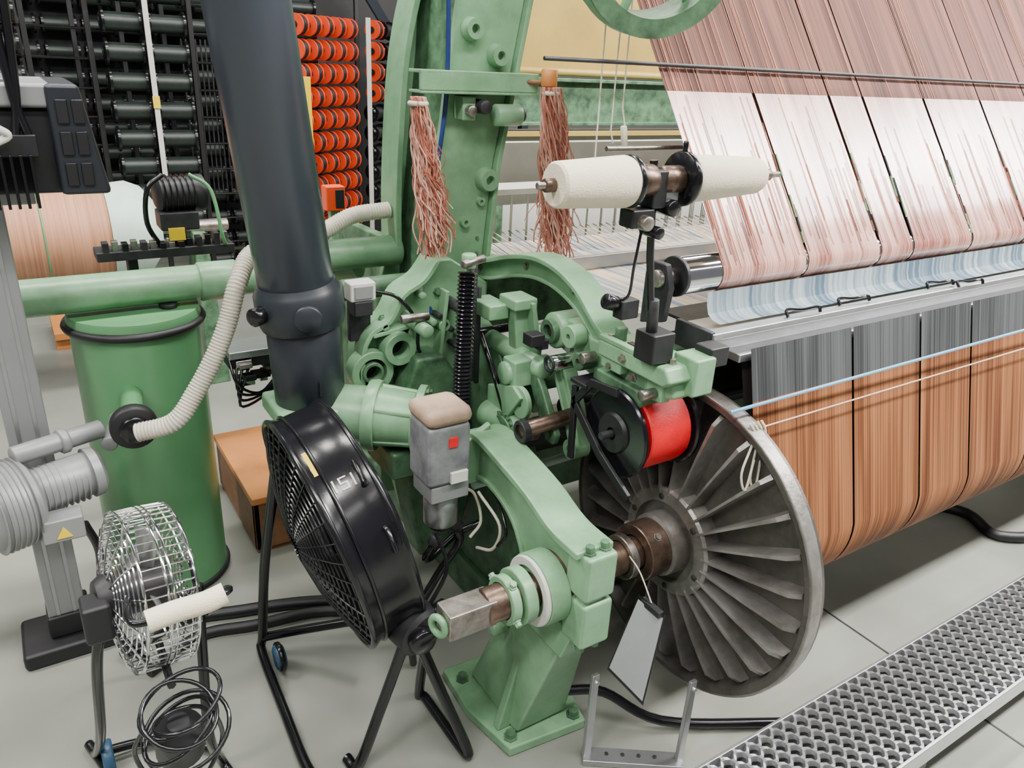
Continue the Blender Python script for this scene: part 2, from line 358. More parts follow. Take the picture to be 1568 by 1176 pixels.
for (x,z,r) in ((.90,.78,.022),(.965,.90,.018),(.89,.62,.025),(1.03,.86,.020)):
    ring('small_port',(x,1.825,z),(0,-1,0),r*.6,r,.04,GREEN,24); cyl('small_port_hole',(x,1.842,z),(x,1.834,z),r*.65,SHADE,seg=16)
lathe('gearbox',(.72,1.70,.72),(.8,-.6,-.05),[(-.12,.07),(-.03,.075),(-.03,.092),(-.012,.095),(0,.092),(0,.080),(.09,.072),(.10,.095),(.118,.095),(.12,.02)],GREEN,36)
M=basis((.72,1.70,.72),(.8,-.6,-.05))
for i in range(8):
    a=i*pi/4; p=M@Vector((.085*math.cos(a),.085*math.sin(a),.118)); bolt(p,(.8,-.6,-.05),.007,GREEN2,.008)
for i in range(5):
    a=i*2*pi/5; tubes('gearbox_rib',[[M@Vector((.078*math.cos(a),.078*math.sin(a),0)),M@Vector((.072*math.cos(a),.072*math.sin(a),.1))]],.008,GREEN,6)
cyl('gearbox_boss',(.82,1.62,.60),(.82,1.50,.58),.045,GREEN)
box('gearbox_foot',(.72,1.62,.56),(.90,1.80,.64),GREEN2,.01)
for (p0,p1,r,m) in (((.62,2.1,1.05),(.96,2.1,1.05),.045,GREEN),((.72,1.95,.99),(.95,1.95,.99),.03,GREEN2),((1.06,1.45,.88),(1.06,1.75,.88),.026,GREEN),((.98,1.52,.86),(1.12,1.52,.86),.03,GREEN),((1.0,1.55,.80),(1.18,1.55,.80),.024,GREEN2),((.95,1.38,.765),(1.3,1.38,.79),.020,RUST),((1.10,1.42,.78),(1.9,1.42,.80),.026,BLACKM),((.98,1.6,.72),(1.02,1.45,.72),.035,GREEN),((.935,1.62,.80),(.935,1.62,1.13),.010,STEEL),((.96,1.64,.80),(.96,1.64,1.12),.007,DARK),((.985,1.66,.78),(.985,1.66,1.05),.007,DARK),((.86,1.70,.93),(.86,1.84,.93),.018,GREEN),((.80,1.74,.96),(.88,1.74,.96),.012,STEEL),((.99,1.70,.96),(.99,1.84,.96),.016,DARK),((1.0,1.72,.90),(1.12,1.72,.90),.012,BLACK),((.90,1.66,.70),(.90,1.80,.70),.02,DARK)):
    cyl('casting_tube',p0,p1,r,m)
ring('tube_collar',(.955,1.38,.765),(1,0,0),.018,.028,.02,DARK)
box('casting_bracket',(.97,1.58,.98),(1.03,1.68,1.02),GREEN,.005); box('casting_bracket_b',(.99,1.48,.83),(1.05,1.54,.90),GREEN,.005)
prism('casting_fin',[(1.6,.80),(1.48,.84),(1.44,.82),(1.5,.74),(1.6,.70)],0,.985,1.0,GREEN,.004)
box('sensor_bracket',(1.03,1.44,.94),(1.06,1.50,.965),BLACKM,.003); box('sensor',(1.0,1.43,.955),(1.04,1.47,.985),BLACKM,.003)
box('label_plate',(.88,1.835,1.0),(.91,1.84,1.02),WHITE,.0)
ring('cam_disc',(1.0,1.46,.80),(1,0,0),.012,.042,.014,GREEN); ring('cam_disc_b',(1.01,1.42,.74),(1,0,0),.010,.028,.02,STEEL)
ring('gear_ring',(.98,1.50,.70),(1,0,0),.012,.05,.02,GREEN2)
P=[[(.975,1.50+.05*math.cos(a),.70+.05*math.sin(a)),(.975,1.50+.060*math.cos(a),.70+.060*math.sin(a))] for a in [2*pi*i/22 for i in range(22)]]
tubes('gear_teeth',P,.004,GREEN2,4)
arm=sp2([(2.02,1.02),(1.85,1.035),(1.72,1.075),(1.60,1.10),(1.50,1.095),(1.41,1.065),(1.34,1.015),(1.27,.975)],4)
prism('cover_arm',band(arm,.055),0,1.13,1.15,GREEN,.004)
prism('cover_arm_rib',band([(a,b+.028) for a,b in arm],.013),0,1.10,1.18,GREEN,.003)
prism('cover_arm_rib_low',band([(a+.004,b-.026) for a,b in arm],.010),0,1.115,1.165,GREEN,.003)
for (y,z) in ((1.9,1.03),(1.66,1.09),(1.45,1.08)): bolt((1.13,y,z),(-1,0,0),.008,STEEL,.008)
prism('rocker_arm',[(1.03,1.03),(1.075,1.03),(1.10,.90),(1.10,.72),(1.065,.71),(1.05,.85)],1,1.56,1.60,GREEN,.006)
prism('rocker_arm_rib',[(1.065,1.03),(1.078,1.03),(1.105,.90),(1.105,.72),(1.09,.72),(1.088,.9)],1,1.53,1.60,GREEN,.003)
box('rocker_head',(1.02,1.54,1.01),(1.09,1.62,1.04),GREEN,.006)
cyl('chrome_pin',(1.05,1.42,.91),(1.13,1.42,.91),.02,CHROME); torus('pin_rim',(1.05,1.42,.91),(1,0,0),.018,.004,DARK,20)
prism('lever',band([(1.43,.885),(1.38,.80),(1.34,.71)],[.05,.04,.045]),0,1.10,1.112,GREEN,.004)
prism('lever_rib',band([(1.448,.875),(1.398,.79),(1.358,.705)],.01),0,1.085,1.125,GREEN,.003)
prism('lever_rib_b',band([(1.41,.895),(1.362,.81),(1.322,.715)],.01),0,1.085,1.125,GREEN,.003)
ring('lever_hole',(1.095,1.34,.705),(1,0,0),.010,.026,.05,GREEN)
cyl('lever_pin',(1.08,1.34,.705),(1.13,1.34,.705),.010,STEEL)
prism('lever_b',[(1.50,.86),(1.46,.87),(1.43,.84),(1.36,.74),(1.37,.71),(1.40,.71),(1.45,.78)],0,1.04,1.06,GREEN2,.005)
cyl('head_boss',(1.09,1.47,.975),(1.17,1.47,.975),.046,GREEN); ring('head_boss_hole',(1.088,1.47,.975),(1,0,0),.018,.032,.03,GREEN2)
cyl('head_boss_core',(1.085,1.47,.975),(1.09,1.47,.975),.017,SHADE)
prism('head_arm',[(1.52,1.0),(1.42,1.015),(1.34,.995),(1.25,1.0),(1.12,.99),(1.06,.985),(1.05,.95),(1.12,.925),(1.25,.92),(1.33,.90),(1.42,.92),(1.52,.94)],0,1.11,1.16,GREEN,.008)
prism('head_slide',[(1.28,1.018),(1.06,1.022),(1.04,.995),(1.06,.98),(1.28,.98)],0,1.08,1.19,GREEN,.006)
prism('head_slide_lip',[(1.28,1.03),(1.10,1.03),(1.10,1.018),(1.28,1.018)],0,1.08,1.10,GREEN,.003)
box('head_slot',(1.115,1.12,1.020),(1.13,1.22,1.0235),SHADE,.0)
box('head_block',(1.14,1.03,.955),(1.20,1.10,1.04),GREEN,.006)
box('head_block_dark',(1.19,1.04,1.01),(1.245,1.09,1.055),BLACKM,.004)
box('head_block_low',(1.09,1.13,.90),(1.15,1.30,.94),GREEN2,.006)
box('head_nose',(1.10,1.08,.93),(1.13,1.13,.985),GREEN,.005); box('head_step',(1.085,1.20,.955),(1.11,1.27,.99),GREEN,.004)
cyl('head_screw',(1.10,1.14,1.02),(1.10,1.14,1.05),.010,GREEN)
cyl('head_screw_b',(1.12,1.25,1.0),(1.12,1.25,1.05),.014,GREEN2)
cyl('head_spacer',(1.06,1.31,.96),(1.10,1.31,.96),.014,STEEL); cyl('head_spacer_b',(1.06,1.10,.95),(1.10,1.10,.95),.012,STEEL)
ring('clamp_disc',(1.09,1.38,.99),(1,0,0),.008,.028,.04,GREEN); ring('clamp_disc_b',(1.085,1.33,.945),(1,0,0),.008,.022,.04,GREEN2)
for p in ((1.10,1.07,.985),(1.09,1.16,.965),(1.09,1.24,.965),(1.10,1.40,.95),(1.08,1.19,1.0)): bolt(p,(-1,0,0),.008,STEEL,.01)
for p in ((1.12,1.08,1.02),(1.17,1.2,1.02),(1.10,1.26,1.02)): bolt(p,(0,0,1),.008,STEEL,.012)
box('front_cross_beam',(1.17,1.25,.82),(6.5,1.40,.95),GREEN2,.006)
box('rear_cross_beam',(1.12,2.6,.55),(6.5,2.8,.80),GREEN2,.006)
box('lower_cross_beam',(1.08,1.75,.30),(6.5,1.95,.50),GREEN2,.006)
cyl('torque_tube',(1.08,1.62,.60),(6.5,1.62,.60),.05,BLACKM)
cyl('torque_tube_b',(1.0,1.50,.68),(6.5,1.50,.68),.035,BLACKM)
cyl('back_guide_rod',(.95,1.60,.50),(1.6,1.60,.52),.013,GREENW)
box('stay',(1.02,1.50,.0),(1.10,2.85,.12),GREEN2,.006)
corr('spring_sleeve',[(.915,1.60,1.11),(.90,1.58,1.0),(.885,1.56,.83),(.88,1.55,.76)],.022,BLACK,.010,.12,14)
cyl('spring_cap',(.918,1.60,1.12),(.918,1.60,1.155),.018,GREEN)
cyl('spring_pin',(.89,1.58,1.135),(.96,1.60,1.14),.010,STEEL)
box('junction_box',(.69,1.80,1.00),(.76,1.85,1.05),WHITE,.005)
box('junction_box_face',(.70,1.796,1.008),(.75,1.80,1.042),ALUP,.002)
box('junction_box_foot',(.70,1.80,.96),(.75,1.86,1.0),DARK,.004); box('junction_bracket',(.70,1.84,.88),(.76,1.86,.97),DARK,.003)
pipe('blue_hose',[(1.0,1.88,1.8),(1.0,1.885,1.5),(.965,1.885,1.25),(.95,1.885,1.1),(.93,1.86,1.0),(.94,1.84,.93)],.006,BLUE)
pipe('cable_a',[(1.02,1.7,.9),(.99,1.55,.8),(1.0,1.5,.65),(.95,1.5,.55)],.008,BLACK)
pipe('cable_b',[(.86,1.42,.60),(.87,1.33,.55),(.86,1.34,.48),(.85,1.40,.45)],.004,HOSE)
pipe('cable_c',[(.9,1.45,.62),(.88,1.36,.60),(.87,1.30,.55),(.86,1.32,.5)],.004,BLACK)
pipe('cable_d',[(.76,1.82,1.02),(.82,1.80,1.0),(.87,1.79,.93),(.88,1.79,.84),(.95,1.78,.78)],.005,BLACK)
for i in range(36):
    x=random.uniform(.76,1.10);y=random.uniform(1.62,1.82);z=random.uniform(.62,1.0)
    random.choice([lambda:bolt((x,1.84,z),(0,-1,0),.009,GREEN2,.01),lambda:cyl('stud',(x,1.84,z),(x,1.80,z),.010,GREEN),lambda:cyl('dark_stud',(x,1.84,z),(x,1.80,z),.008,DARK)])()
group('jacquard_loom')
# ---------------------------------------------------------------- breast beam, rollers
box('profile',(1.25,1.10,1.015),(6.5,1.20,1.06),ALU,.004)
box('profile_lip',(1.24,1.085,1.05),(6.5,1.12,1.066),ALU,.003)
box('cloth_support',(1.30,1.20,1.04),(6.5,1.32,1.048),DARK,.001)
vs=[];fs=[]
for i,(y,z) in enumerate(((1.125,1.069),(1.15,1.072),(1.165,1.082),(1.172,1.10),(1.176,1.13))): vs+=[(1.30,y,z),(6.5,y,z)]
for i in range(4): fs.append((2*i,2*i+1,2*i+3,2*i+2))
mk('woven_fabric',vs,fs,BLUEC,True)
box('end_plate',(1.235,1.09,1.01),(1.25,1.20,1.07),DARK,.003)
for (x,y) in ((1.55,1.10),(1.76,1.11),(2.15,1.11),(2.25,1.08),(2.9,1.1)):
    tubes('clip',[smoothpath([(x-.05,y,1.068),(x-.045,y+.01,1.082),(x,y,1.080),(x+.05,y-.005,1.082),(x+.055,y-.01,1.07)])],.004,BLACK,6)
box('front_rail',(1.3,1.055,1.0),(6.5,1.10,1.02),ALU,.003)
group('breast_beam')
cyl('roller',(1.235,1.215,1.165),(6.5,1.215,1.165),.043,CHROME,seg=40)
cyl('roller_journal',(1.17,1.215,1.165),(1.24,1.215,1.165),.02,STEEL)
ring('roller_collar',(1.23,1.215,1.165),(1,0,0),.018,.046,.012,DARK)
prism('roller_bracket',[(1.26,1.17),(1.24,1.20),(1.20,1.20),(1.18,1.15),(1.19,1.07),(1.26,1.05)],0,1.18,1.20,DARK,.004)
group('take_up_roller')
# ---------------------------------------------------------------- upper warp sheet
d=Vector((.38,.54)).normalized()
prof=[]
rc=(1.215,1.165);rr=.046
for a in (4.2,3.8,3.4,3.0,2.7): prof.append((rc[0]+rr*math.cos(a),rc[1]+rr*math.sin(a)))
p0=prof[-1]
for t in (.1,.25,.4,.44): prof.append((p0[0]+d.x*t,p0[1]+d.y*t))
xs2=[1.33,1.63,1.93,2.08,2.38,2.70,3.0,3.35,3.8,4.3,4.9,5.6,6.4]
section_sheet('pink_section',prof,xs2,WARPP,.012)
pr2=[prof[-1]]+[(p0[0]+d.x*t,p0[1]+d.y*t) for t in (.7,1.0,1.35)]
section_sheet('upper_section',pr2,xs2,WARPR,.006)
rear=[(p0[0]+d.x*t+.012,p0[1]+d.y*t-.008) for t in (.02,.4,.9,1.35)]
section_sheet('gap_shade_layer',rear,[1.36,6.4],WARPR,.0)  # dark sheet added behind the strips so their gaps look shaded
tubes('lease_rod',[[(1.0,1.45,1.600),(6.5,1.45,1.600)]],.0045,DARK,8)
tubes('lease_rod_b',[[(1.15,1.40,1.42),(1.38,1.40,1.42)]],.006,STEEL,8)
for q,m in enumerate((BLACK,GREENB,WARPR)):
    P=[]
    for i in range(16):
        x=random.choice(xs2[1:7])+random.uniform(-.007,.007);t=random.uniform(.0,.22)
        P.append([(x,p0[0]+d.x*t-.002,p0[1]+d.y*t),(x+.003,p0[0]+d.x*(t+.06)-.002,p0[1]+d.y*(t+.06))])
    tubes('gap_threads_%d'%q,P,.0026,m,5)
for q,(m,n,tmx) in enumerate(((PINKY,150,.34),(WARPR,60,.12),(PINKZ,80,.40))):
    P=[]
    for i in range(n):
        x=1.34+random.random()**1.5*4.5;t=random.uniform(-.01,.10);l=random.uniform(.1,tmx)
        P.append([(x,p0[0]+d.x*t-.001,p0[1]+d.y*t+.001),(x+.001,p0[0]+d.x*min(.43,t+l)-.001,p0[1]+d.y*min(.43,t+l)+.001)])
    tubes('single_threads_%d'%q,P,.0007,m,4)
P=[]
for i in range(90):
    x=1.34+random.random()**1.5*4.5
    P.append([(x,p0[0]+d.x*.44-.001,p0[1]+d.y*.44+.001),(x+.001,p0[0]+d.x*1.3-.001,p0[1]+d.y*1.3+.001)])
tubes('upper_single_threads',P,.0008,PINKM,4)
group('pink_warp_sheet')
box('shed_fabric',(1.22,1.36,1.02),(6.5,2.15,1.03),WARPX,.0)
hp=[[(1.22+.022*i,2.2+.03*(i%3),.98),(1.22+.022*i,2.2+.03*(i%3),1.19)] for i in range(200)]
tubes('heddle_wires',hp,.0022,WHITE,4)
hk=[[(1.22+.03*i,1.95,1.03),(1.22+.03*i,2.18,1.06)] for i in range(150)]
tubes('warp_ends',hk,.002,WARPX,4)
box('harness_bar',(1.2,2.17,1.18),(6.5,2.29,1.20),WHITE,.003)
box('harness_panel',(1.25,2.4,1.1),(6.5,2.43,1.32),WHITE,.003)
box('reed',(1.3,1.75,1.03),(6.5,1.77,1.07),ALU,.002)
group('heddle_harness')
# ---------------------------------------------------------------- bobbin stand
by,bz=1.10,1.40
tubes('stand_rod',[[(1.085,by+.012,1.05),(1.05,by+.012,1.25),(1.03,by+.012,1.435)]],.008,BLACK,10)
box('stand_base',(1.06,by-.02,1.025),(1.12,by+.04,1.09),BLACKM,.004)
cyl('stand_clamp',(1.078,by+.01,1.09),(1.072,by+.01,1.16),.012,DARK)
lathe('yarn_cone',(.795,by,bz),(1,0,0),[(0,.012),(0,.036),(.005,.040),(.155,.047),(.162,.045),(.162,.012)],CREAM,36)
lathe('yarn_cone_b',(1.105,by,bz),(1,0,0),[(0,.012),(0,.043),(.006,.046),(.19,.037),(.2,.033),(.2,.012)],CREAM,36)
cyl('spindle',(.76,by,bz),(1.375,by,bz),.006,STEEL); cyl('spindle_tip',(1.305,by,bz),(1.345,by,bz),.012,RUST); cyl('spindle_tip_b',(.775,by,bz),(.796,by,bz),.012,RUST)
cyl('disc_left',(.958,by,bz),(.970,by,bz),.048,BLACK); cyl('disc_right',(1.09,by,bz),(1.102,by,bz),.052,BLACK)
cyl('feeder_drum',(.970,by,bz),(1.02,by,bz),.030,RUST); cyl('feeder_drum_b',(1.04,by,bz),(1.09,by,bz),.026,RUST)
box('feeder_block',(1.01,by-.02,bz-.05),(1.045,by+.03,bz+.02),BLACKM,.004)
box('feeder_block_b',(.965,by-.02,bz-.085),(1.02,by+.02,bz-.05),BLACKM,.004)
box('feeder_cap',(1.045,by-.015,bz-.045),(1.08,by+.015,bz-.02),ALU,.003)
cyl('knob',(.98,by-.03,bz-.07),(.98,by-.05,bz-.07),.014,STEEL); cyl('knob_b',(1.06,by-.03,bz-.05),(1.06,by+.02,bz-.05),.016,BLACK)
cyl('knob_c',(1.03,by-.03,bz-.095),(1.03,by+.02,bz-.095),.012,BLACK)
cyl('eyelet',(1.096,by,bz+.05),(1.096,by,bz+.07),.005,BLACK)
pipe('tension_wire',[(1.01,by,bz-.08),(1.0,by,bz-.16),(1.01,by+.02,bz-.23),(.99,by+.05,bz-.24)],.003,BLACK)
cyl('tension_boss',(.97,1.14,1.16),(1.0,1.14,1.15),.016,BLACK); box('tension_bracket',(1.0,1.12,1.12),(1.045,1.15,1.16),DARK,.003)
group('bobbin_stand')
# ---------------------------------------------------------------- red yarn spool
sy,sz=1.18,.825
for x in (1.075,1.232):
    lathe('spool_flange',(x,sy,sz),(1,0,0),[(-.006,.02),(-.006,.102),(-.002,.106),(.004,.106),(.006,.102),(.006,.02)],BLACK,48,closed=True)
lathe('red_yarn',(1.10,sy,sz),(1,0,0),[(0,.02),(0,.092),(.004,.095),(.10,.095),(.118,.093),(.118,.02)],RED,48)
lathe('spool_core',(1.06,sy,sz),(1,0,0),[(0,.015),(0,.045),(.012,.05),(.02,.07),(.02,.015)],BLACKM,32,closed=True)
tubes('spool_axle',[[(1.03,sy,sz),(1.26,sy,sz)]],.009,DARK)
prism('bracket_plate',band([(sy+.13,sz+.03),(sy+.02,sz-.06),(sy-.09,sz-.12)],.022),0,1.045,1.055,BLACKM,.002)
prism('bracket_plate_b',band([(sy+.13,sz+.07),(sy+.125,sz-.12)],.018),0,1.045,1.055,BLACKM,.002)
prism('bracket_plate_c',band([(sy+.13,sz+.03),(sy+.07,sz+.10),(sy-.02,sz+.11)],.02),0,1.045,1.055,BLACKM,.002)
box('bracket_hanger',(1.04,sy+.08,sz+.08),(1.20,sy+.14,sz+.09),BLACKM,.002)
group('red_yarn_spool')
for k in range(4):
    x=1.26+.012*k;tubes('cord',[smoothpath([(x,.965,.90),(x+.01,.955,.87),(x-.03+.02*k,.94,.80-.02*k),(x-.02+.02*k,.93,.76),(x+.01+.01*k,.945,.82)])],.0028,STRING,6)
group('knotted_cord')
# ---------------------------------------------------------------- lubricator
cx,cy=.755,1.43;zo=-.03
box('tank',(cx-.055,cy-.055,.70+zo),(cx+.055,cy+.055,.855+zo),TANK,.012)
box('lid',(cx-.06,cy-.06,.852+zo),(cx+.06,cy+.06,.895+zo),TAN,.02)
box('neck_plate',(cx-.045,cy-.05,.655+zo),(cx+.055,cy+.05,.70+zo),ALUP,.004)
box('display',(cx+.0,cy-.062,.705+zo),(cx+.045,cy-.05,.735+zo),WHITE,.002)
box('red_label',(cx-.005,cy-.058,.80+zo),(cx+.018,cy-.054,.825+zo),RED,.001)
cyl('bowl',(cx+.005,cy,.655+zo),(cx+.005,cy,.57+zo),.042,ALU); cyl('bowl_low',(cx+.005,cy,.575+zo),(cx+.005,cy,.555+zo),.03,DARK)
cyl('fitting',(cx-.02,cy-.03,.555+zo),(cx-.03,cy-.03,.53+zo),.016,DARK); cyl('fitting_b',(cx+.03,cy,.56+zo),(cx+.06,cy,.535+zo),.016,DARK)
pipe('hose',[(cx+.05,cy,.51),(cx+.06,cy+.0,.46),(cx+.0,cy,.38),(cx-.05,cy+.05,.2),(cx-.02,cy+.1,.02)],.011,BLACK)
pipe('hose_b',[(cx-.03,cy-.03,.50),(cx-.05,cy-.03,.47),(cx-.02,cy,.44),(cx+.06,cy+.02,.47),(cx+.12,cy,.50)],.009,BLACK)
pipe('thin_line',[(cx+.06,cy,.62),(cx+.10,cy,.59),(cx+.11,cy-.02,.52),(cx+.08,cy-.02,.48)],.004,HOSE)
prism('mount',[(cx+.05,.60),(cx+.16,.60),(cx+.16,.76),(cx+.05,.70)],1,cy+.03,cy+.05,GREEN)
group('oil_lubricator')
# ---------------------------------------------------------------- yarn skeins
def skein(x,y,z,L,sw,name,wd=1.):
    for mi,(m,n,r) in enumerate(((PINKY,55,.0019),(PINKZ,40,.0019),(PINKM,55,.0019),(PINKY,45,.0010))):
        paths=[]
        for i in range(n):
            a=random.uniform(0,2*pi);q=random.uniform(.003,.027)*wd;l=L*(random.uniform(.45,1.)**.7)
            ph=random.uniform(0,6);ph2=random.uniform(0,6);f=random.uniform(10,26);am=random.uniform(.004,.010)*(1.8 if r<.0015 else 1);pts=[]
            fx=random.gauss(0,.018)*wd
            for s in range(15):
                t=s/14;w=.65+.5*math.sin(pi*t)+(.9*max(0,t-.6)*2)
                pts.append((x+sw*t+fx*t*t+q*w*math.cos(a+t*3)+am*(.4+t)*math.sin(ph+t*f),y-.01+q*.7*math.sin(a+t*3)+am*.6*math.sin(ph2+t*f*.8),z-l*t))
            paths.append(smoothpath(pts,2))
        tubes('strands_%d'%mi,paths,r,m,4)
    torus('binding',(x,y-.01,z-.015),(0,0,1),.02,.006,STRING,20)
    group(name)
skein(.868,1.79,1.50,.40,.05,'yarn_skein')
cyl('wood_block',(1.262,1.80,1.53),(1.262,1.80,1.575),.022,WOOD)
cyl('hanging_peg',(1.20,1.845,1.54),(1.262,1.80,1.54),.006,WOODE)
skein(1.265,1.80,1.53,.49,.05,'yarn_skein',1.35)
# ---------------------------------------------------------------- pulley at top + strings
cc=(1.235,1.40,1.845)
nn=(-.25,-1,-.25)
torus('pulley_rim',cc,nn,.180,.015,GREEN,56,10)
lathe('pulley_band',cc,nn,[(-.045,.15),(-.045,.188),(-.035,.188),(-.03,.172),(.03,.172),(.035,.19),(.045,.19),(.045,.15)],GREEN2,56,closed=True)
M=basis(cc,nn)
tubes('spokes',[[M@Vector((.02*math.cos(a),.02*math.sin(a),0)),M@Vector((.17*math.cos(a),.17*math.sin(a),0))] for a in [i*pi/3+.2 for i in range(6)]],.01,GREEN)
lathe('pulley_hub',cc,nn,[(-.02,.0),(-.02,.04),(.02,.04),(.02,.0)],GREEN,24)
tubes('shaft',[[M@Vector((0,0,-.5)),M@Vector((0,0,.03))]],.012,DARK)
group('green_pulley_wheel')
tubes('cord',[[(1.24,1.5,2.3),(1.24,1.5,1.45),(1.25,1.5,1.42)],[(1.19,1.5,2.3),(1.2,1.5,1.35)],[(1.26,1.5,2.3),(1.27,1.5,1.5),(1.28,1.49,1.44)]],.002,STRING,5)
cyl('cord_weight',(1.28,1.49,1.41),(1.27,1.49,1.46),.008,STRING)
group('harness_cord')
# ---------------------------------------------------------------- hanging tag
vs=[(1.03,.995,.51),(1.045,.925,.50),(1.03,.935,.25),(1.0,1.03,.29)]
def quad(name,vs,mat,off=0,sc=1.):
    c=sum((Vector(v) for v in vs),Vector())/4;nrm=(Vector(vs[1])-Vector(vs[0])).cross(Vector(vs[3])-Vector(vs[0])).normalized()
    V=[c+(Vector(v)-c)*sc+nrm*off for v in vs]; V+= [v-nrm*.0015 for v in V]
    return mk(name,V,[(0,1,2,3),(7,6,5,4),(0,4,5,1),(1,5,6,2),(2,6,7,3),(3,7,4,0)],mat)
quad('sleeve',vs,BLACK,0,1.04);quad('paper',vs,PAPER,.0012,.95);quad('paper_back',vs,PAPER,-.0018,.95)
tubes('tag_string',[smoothpath([(1.04,.96,.505),(1.05,1.02,.55),(1.06,1.07,.56)])],.0015,STRING,5)
box('tag_clip',(1.03,.93,.495),(1.045,.99,.51),DARK,.001)
group('paper_tag')
# ---------------------------------------------------------------- U bracket
Bp=[(.975,1.045),(1.165,.915)]
for i,(x,y) in enumerate(Bp):
    frust('side_bar_%d'%i,(x-.011,y-.006,x+.011,y+.006),.015,(x-.010,y-.005,x+.010,y+.005),.27,ALU,.002)
    cyl('pin_%d'%i,(x,y-.012,.25),(x,y+.012,.25),.006,ALU)
dv=Vector((Bp[1][0]-Bp[0][0],Bp[1][1]-Bp[0][1],0));Ld=dv.length
ang=math.atan2(dv.y,dv.x)
Mb=Matrix.Translation((Bp[0][0],Bp[0][1],0))@Matrix.Rotation(ang,4,'Z')
box('base_bar',(-.01,-.025,.001),(Ld+.01,.02,.018),ALU,.002,Mb)
for i in range(4): 
    p=Mb@Vector((.05+.04*i,0,.019));cyl('hole_%d'%i,p,p+Vector((0,0,.002)),.005,SHADE,seg=12)
group('aluminium_bracket')
# ---------------------------------------------------------------- walkway grating
gx0,gx1,gy0,gy1,gz=.62,6.0,.56,.80,.15
box('rail_back',(gx0,gy1-.008,gz-.05),(gx1,gy1,gz+.006),ALU,.002)
box('rail_front',(gx0,gy0,gz-.05),(gx1,gy0+.008,gz+.006),ALU,.002)
box('shadow_plate',(gx0,gy0+.008,gz-.05),(gx1,gy1-.008,gz-.046),BLACKM,.0)  # black plate added in place of the floor shadow under the mesh
vs=[];fs=[];P=.042;st=P/6;nr=9
for j in range(nr):
    yj=gy0+.020+j*(gy1-gy0-.040)/(nr-1);n=int((gx1-gx0)/st);b=len(vs);sg=1 if j%2 else -1
    for i in range(n+1):
        x=gx0+i*st;w=math.sin(2*pi*i/6+.0);y=yj+sg*.0085*w;z=gz-.004+.007*abs(math.cos(pi*i/3))
        vs+=[(x,y-.0085,z-.012),(x,y-.004,z),(x,y+.004,z),(x,y+.0085,z-.012)]
    for i in range(n):
        o=b+i*4
        fs+=[(o,o+4,o+5,o+1),(o+1,o+5,o+6,o+2),(o+2,o+6,o+7,o+3)]
mk('serrated_mesh',vs,fs,ALU,False)
for x in (.7,1.6,2.5,3.4,4.3,5.2):
    box('support_foot',(x,gy0+.01,0),(x+.05,gy0+.05,gz-.05),DARK,.003); box('support_foot',(x,gy1-.05,0),(x+.05,gy1-.01,gz-.05),DARK,.003)
group('metal_walkway_grating')
# ---------------------------------------------------------------- big suction pipe
def at(t): return Vector((.562-.11*t,1.80,.98+t))
cyl('pipe_main',at(.05),at(1.9),.090,SLATE,.092,seg=56)
lathe('collar',at(-.02),at(1)-at(0),[(0,.088),(.005,.100),(.03,.108),(.09,.106),(.10,.100),(.115,.094),(.115,.08)],SLATE2,56)
cyl('lower_sleeve',(.572,1.80,.76),(.562,1.80,.97),.088,SLATE2,.090,seg=48)
cyl('side_cap',(.545,1.70,1.01),(.54,1.685,1.01),.033,SLATE2)
box('slot',(.566,1.708,.80),(.572,1.714,.84),BLACK,.001)
cyl('side_knob',(.46,1.77,1.01),(.43,1.75,1.01),.022,BLACK)
box('base_flange',(.47,1.70,.71),(.68,1.90,.76),GREEN,.012)
lathe('base_housing',(.575,1.80,.60),(0,0,1),[(0,.06),(.06,.08),(.11,.09)],GREEN,32)
group('suction_duct_pipe')
# ---------------------------------------------------------------- green pipe and barrel
cyl('pipe',(-1.6,2.3,.955),(.60,2.3,.955),.05,GREEN,seg=36)
cyl('pipe_sleeve',(.42,2.3,.955),(.53,2.3,.955),.056,GREEN,seg=36)
pipe('elbow',[(.56,2.3,.955),(.68,2.28,.97),(.76,2.2,1.0),(.84,2.12,1.02)],.050,GREEN,20)
group('green_air_pipe')
bx,by2=.245,2.32
lathe('drum_body',(bx,by2,0),(0,0,1),[(.0,.162),(.012,.176),(.03,.170),(.5,.170),(.86,.170),(.865,.174),(.872,.176),(.895,.17),(.897,.01)],GREENB,64)
torus('black_band',(bx,by2,.862),(0,0,1),.176,.012,BLACKM,64)
torus('base_band',(bx,by2,.018),(0,0,1),.173,.008,DARK,64)
cyl('clamp',(.33,2.28,.895),(.33,2.28,.91),.025,DARK)
cyl('inlet',(.19,2.17,.70),(.167,1.97,.70),.028,GREENB); cyl('inlet_cap',(.168,1.97,.70),(.166,1.935,.70),.056,BLACKM); cyl('inlet_cap_face',(.166,1.935,.70),(.166,1.92,.70),.035,BLACK)
cyl('inlet_low',(.15,2.18,.63),(.11,2.02,.63),.020,ALUP)
group('green_dust_barrel')
corr('hose',[(.93,2.1,1.17),(.82,2.1,1.16),(.72,2.08,1.125),(.60,2.04,1.11),(.50,1.99,1.10),(.445,1.93,1.045),(.41,1.91,.96),(.37,1.9,.88),(.31,1.89,.79),(.25,1.88,.725),(.168,1.91,.70)],.023,HOSE,.0085,.055,16)
group('corrugated_hose')
